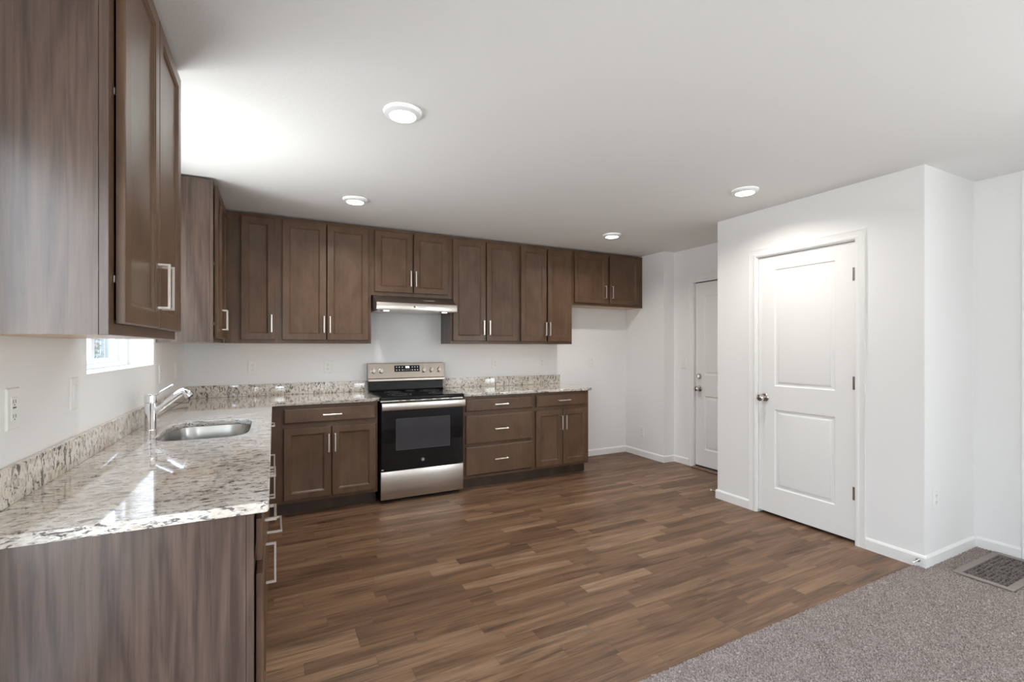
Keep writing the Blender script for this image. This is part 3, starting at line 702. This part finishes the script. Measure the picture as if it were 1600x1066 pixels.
# ------------------------------------------------------------------ range hood
def hood():
    X0 = 1.468; W = .750
    r = thing('range_hood', (X0, 0, 0), 'slim stainless range hood under the short cabinet', 'range hood')
    mb = MB(); mb.loft([[(x, -.306, 1.8215), (x, -.010, 1.8215), (x, -.010, 1.688), (x, -.478, 1.682), (x, -.480, 1.742), (x, -.330, 1.815)] for x in (0, W)], M['hoodtop']); mb.done('canopy', r, 0)
    mb = MB(); mb.box(-.002, W+.002, -.492, -.4805, 1.678, 1.744, M['steel'], .004, 2); fp = mb.done('front_panel', r)
    mb = MB(); m = Matrix.Translation((W*.452, -.4925, 1.711)) @ Matrix.Rotation(PI/2, 4, 'X'); mb.lathe([(.0085, -.0005), (.0085, .001), (.002, .0012)], M['darkgrey'], 20, m); mb.done('badge', fp)
    mb = MB()
    for k in range(9): mb.box(W*.452+.03+k*.0085, W*.452+.0355+k*.0085, -.4928, -.4918, 1.708, 1.714, M['hoodtop'])
    mb.done('lettering_strip', fp, 0)
    mb = MB(); mb.box(W*.60, W*.74, -.4, -.3985, 1.7805, 1.7825, M['steel']); mb.done('slope_mark', r, 0)
    mb = MB(); mb.box(.015, W-.015, -.47, -.02, 1.676, 1.6815, M['steel']); mb.done('filter_panel', r, 0)
    for xx in (.10, W-.10):
        mb = MB(); mb.lathe([(.026, 1.676), (.026, 1.671), (.023, 1.669), (.004, 1.668)], M['lens'], 24, Matrix.Translation((xx, -.415, 0))); mb.done('lamp_lens', r)
        mb = MB(); mb.box(xx-.05, xx-.038, -.43, -.40, 1.672, 1.676, M['black']); mb.done('switch', r)
hood()

# ------------------------------------------------------------------ outlets and switches
def plate_root(kind, loc, rz, label, group):
    nm = {'duplex': 'wall_outlet', 'gfci': 'wall_outlet', 'switch': 'light_switch'}[kind]
    r = thing(nm, loc, label, 'switch' if kind == 'switch' else 'outlet', group, rz)
    mb = MB(); ring_panel(mb, -.036, .036, -.059, .059, -.0005, [(0, -.004), (.0035, -.0065)], M['plastic']); mb.done('cover_plate', r, 20)
    if kind == 'duplex':
        for zc in (.0205, -.0205):
            mb = MB(); mb.loft([[(x, y, zc+z) for x, z in superrect(0, 0, .017, .0145, 3.2, 24)] for y in (-.006, -.0082)], M['plastic'])
            for a, hh in ((-.0065, .0045), (.0065, .0036)): mb.box(a-.0012, a+.0012, -.0086, -.0081, zc-.001-hh+.003, zc+.002+hh, M['slot'])
            mb.lathe([(.0022, -.0002), (.0022, .0004)], M['slot'], 10, Matrix.Translation((0, -.0083, zc-.0085)) @ Matrix.Rotation(PI/2, 4, 'X')); mb.done('socket', r)
        mb = MB(); mb.lathe([(.003, 0), (.003, .0008), (.001, .001)], M['paleink'], 10, Matrix.Translation((0, -.0065, 0)) @ Matrix.Rotation(PI/2, 4, 'X')); mb.done('screw', r)
    elif kind == 'gfci':
        mb = MB(); mb.box(-.0165, .0165, -.0082, -.006, -.0335, .0335, M['plastic'], .001)
        for zc in (.0205, -.0205):
            for a in (-.0065, .0065): mb.box(a-.0013, a+.0013, -.0087, -.008, zc-.005, zc+.005, M['slot'])
            mb.box(-.002, .002, -.0087, -.008, zc-.0115, zc-.0075, M['slot'])
        mb.done('socket', r)
        mb = MB(); mb.box(-.009, .009, -.0092, -.0078, .001, .0055, M['slot'], .0005); mb.done('test_button', r); mb = MB(); mb.box(-.009, .009, -.0092, -.0078, -.0055, -.001, M['plastic'], .0005); mb.done('reset_button', r)
    else:
        mb = MB(); mb.loft([[(x, y, z) for x, z in ((-.0165, -.033), (.0165, -.033), (.0165, .033), (-.0165, .033))] for y in (-.006, -.0078)], M['plastic'])
        mb.loft([[(-.015, -.0075, -.031), (.015, -.0075, -.031), (.015, -.0075, .031), (-.015, -.0075, .031)], [(-.015, -.0082, -.031), (.015, -.0082, -.031), (.015, -.0112, .031), (-.015, -.0112, .031)]], M['plastic']); mb.done('rocker', r, 20)
    return r
def copy_tree(o, parent=None):
    c = o.copy(); C.objects.link(c); c.parent = parent
    for ch in o.children: copy_tree(ch, c)
    return c
def put(proto, first, loc, rz, label):
    o = proto if first else copy_tree(proto)
    o.location = loc; o.rotation_euler = (0, 0, rz); o['label'] = label
OG = 'wall outlets'
dp = plate_root('duplex', (0, 0, 0), 0, 'x', OG)
LWR, RWR = PI/2, -PI/2
for i, (loc, rz, lab) in enumerate([
    ((.495, 0, 1.164), 0, 'white outlet on the back wall under the narrow corner cabinet'),
    ((1.113, 0, 1.160), 0, 'white outlet on the back wall left of the range'),
    ((2.841, 0, 1.162), 0, 'white outlet on the back wall first right of the range'),
    ((3.446, 0, 1.164), 0, 'white outlet above the open end of the right counter'),
    ((4.162, 0, 1.161), 0, 'white outlet on the bare wall of the fridge space'),
    ((4.70, -.299, .307), RWR, 'low white outlet on the wall return beyond the fridge space'),
    ((4.312, PY2, .405), 0, 'low white outlet on the pantry side wall by the carpet'),
    ((0, -.955, 1.170), LWR, 'white outlet on the sink wall just right of the window')]):
    put(dp, i == 0, loc, rz, lab)
plate_root('gfci', (0, -2.888, 1.172), LWR, 'white outlet with test buttons nearest the camera on the sink wall', OG)
sw = plate_root('switch', (0, -2.432, 1.175), LWR, 'x', 'light switches')
for i, (loc, rz, lab) in enumerate([((0, -2.432, 1.175), LWR, 'white rocker switch on the sink wall left of the window'), ((0, -.420, 1.172), LWR, 'white rocker switch on the sink wall beside the corner'), ((XR, -.807, 1.156), RWR, 'white rocker switch beside the far hall door')]):
    put(sw, i == 0, loc, rz, lab)

# ------------------------------------------------------------------ ceiling lights
def lamp(loc, label):
    r = thing('ceiling_light', loc, label, 'ceiling light', 'round ceiling lights')
    mb = MB(); mb.lathe([(.088, -.0005), (.088, -.006), (.084, -.014), (.064, -.022), (.062, -.022), (.062, -.018)], M['vinyl'], 48, cap=False); mb.done('trim_ring', r, 40)
    mb = MB(); mb.lathe([(.0615, -.018), (.060, -.022), (.045, -.0245), (.004, -.0255)], M['diffuser'], 40); mb.done('diffuser', r, 60)
    return r
lp = lamp((0, 0, 0), 'x')
for i, (x, y, lab) in enumerate([(1.203, -2.495, 'large-looking round white ceiling light nearest the sink cabinets'), (1.207, -1.022, 'round white ceiling light in front of the tall cabinet left of the hood'), (3.64, -2.495, 'round white ceiling light in front of the pantry wall'), (3.65, -1.018, 'round white ceiling light near the cabinet above the fridge space')]):
    put(lp, i == 0, (x, y, H), 0, lab)
    root = [o for o in C.objects if o.get('label') == lab][0]
    l = bpy.data.lights.new('lamp_light', 'AREA'); l.shape = 'DISK'; l.size = .118; l.spread = math.radians(150); l.energy = LAMP_W; l.color = (1.0, .95, .89)
    o = bpy.data.objects.new('lamp_light', l); C.objects.link(o); o.parent = root; o.location = (0, 0, -.028)

# ------------------------------------------------------------------ door stops
def stop(loc, rz, label):
    r = thing('door_stop', loc, label, 'door stop', 'spring door stops', rz)
    mb = MB(); m = Matrix.Rotation(PI/2, 4, 'X')
    mb.lathe([(.011, 0), (.011, .006), (.006, .009), (.006, .012)], M['nickel_d'], 16, m)
    for k in range(12): mb.lathe([(.0048, .012+k*.0042), (.0058, .0141+k*.0042), (.0048, .0162+k*.0042)], M['nickel_d'], 12, m)
    mb.done('spring', r)
    mb = MB(); mb.lathe([(.0065, .0625), (.0075, .066), (.007, .074), (.003, .077)], M['rubber'], 16, m); mb.done('tip', r)
stop((4.195, PY1+.0135, .047), PI, 'spring door stop on the hall side of the pantry baseboard')
stop((PX-.0135, -3.285, .045), -PI/2, 'spring door stop on the pantry baseboard where carpet begins')

# ------------------------------------------------------------------ outside
mb = MB(); dk_ = laminate('blocker_boards', (.06, .045, .035, 1), (.09, .07, .055, 1), (.12, .09, .07, 1), .7, 2)
mb.box(-4.2, -.205, -7.0, -3.0, -.22, -.10, dk_); struct(mb.done('light_blocker', smooth=0), 'unseen dark slab added outside the patio door to block light from below')  # unseen slab, added to keep bright ground light out of the patio opening

mb = MB(); mb.box(-14, -1.5, 6, 30, -.4, -.2, NT('dry_lawn').set((.22, .21, .12, 1), .9)); struct(mb.done('ground', smooth=0), 'dry lawn outside the window')
fm = NT('weathered_board'); v = fm.coord((6, 6, .4), obj=False)
fm = fm.set(fm.ramp(fm.noise(v, 1.0, 4), [(.3, (.06, .08, .09, 1)), (.7, (.11, .135, .145, 1))]), .8)
fr_ = thing('fence', (-9.5, 22, -.2), 'blue-grey board fence seen through the sink window', 'fence')
mb = MB()
for k in range(46): mb.box(k*.145, k*.145+.138, 0, .022, .05, 1.95+.02*math.sin(k*2.1), fm, .003)
mb.done('boards', fr_, 0)
for k in range(4):
    mb = MB(); mb.box(k*2.1+.1, k*2.1+.2, .023, .12, 0, 2.0, fm, .004); mb.done('post', fr_, 0)
def leafy(name, loc, r_, n, label, cols, flat=1.0):
    root = thing(name, loc, label, 'shrub')
    rg = random.Random(7)
    m_ = NT(name+'_leaf'); vv = m_.coord(obj=False); m_ = m_.set(m_.ramp(m_.noise(vv, 9, 2), [(.35, cols[0]), (.65, cols[1])]), .6)
    bm_ = bmesh.new()
    for k in range(n):
        d = Vector((rg.gauss(0, 1), rg.gauss(0, 1), rg.gauss(0, 1))).normalized()*r_*(rg.random()**.4); d.z = d.z*flat+r_*flat
        a = Vector((rg.gauss(0, 1), rg.gauss(0, 1), rg.gauss(0, 1))).normalized()*.07; b = a.cross(Vector((rg.gauss(0, 1), rg.gauss(0, 1), 1))).normalized()*.035
        bm_.faces.new([bm_.verts.new(d+q_) for q_ in (-a, b, a, -b)])
    me = bpy.data.meshes.new('foliage'); bm_.to_mesh(me); bm_.free(); me.materials.append(m_)
    o = bpy.data.objects.new('foliage', me); C.objects.link(o); o.parent = root
    mb = MB(); mb.tube([(0, 0, 0), (.02, 0, r_*flat*.6), (.05, .02, r_*flat)], [.05, .04, .02], NT('bark').set((.1, .07, .05, 1), .9), 8); mb.done('stem', root)
leafy('shrub', (-4.25, 13.2, -.2), .40, 1500, 'dark leafy shrub outside the sink window in front of fence', ((.02, .024, .016, 1), (.07, .07, .05, 1)), 3.7)
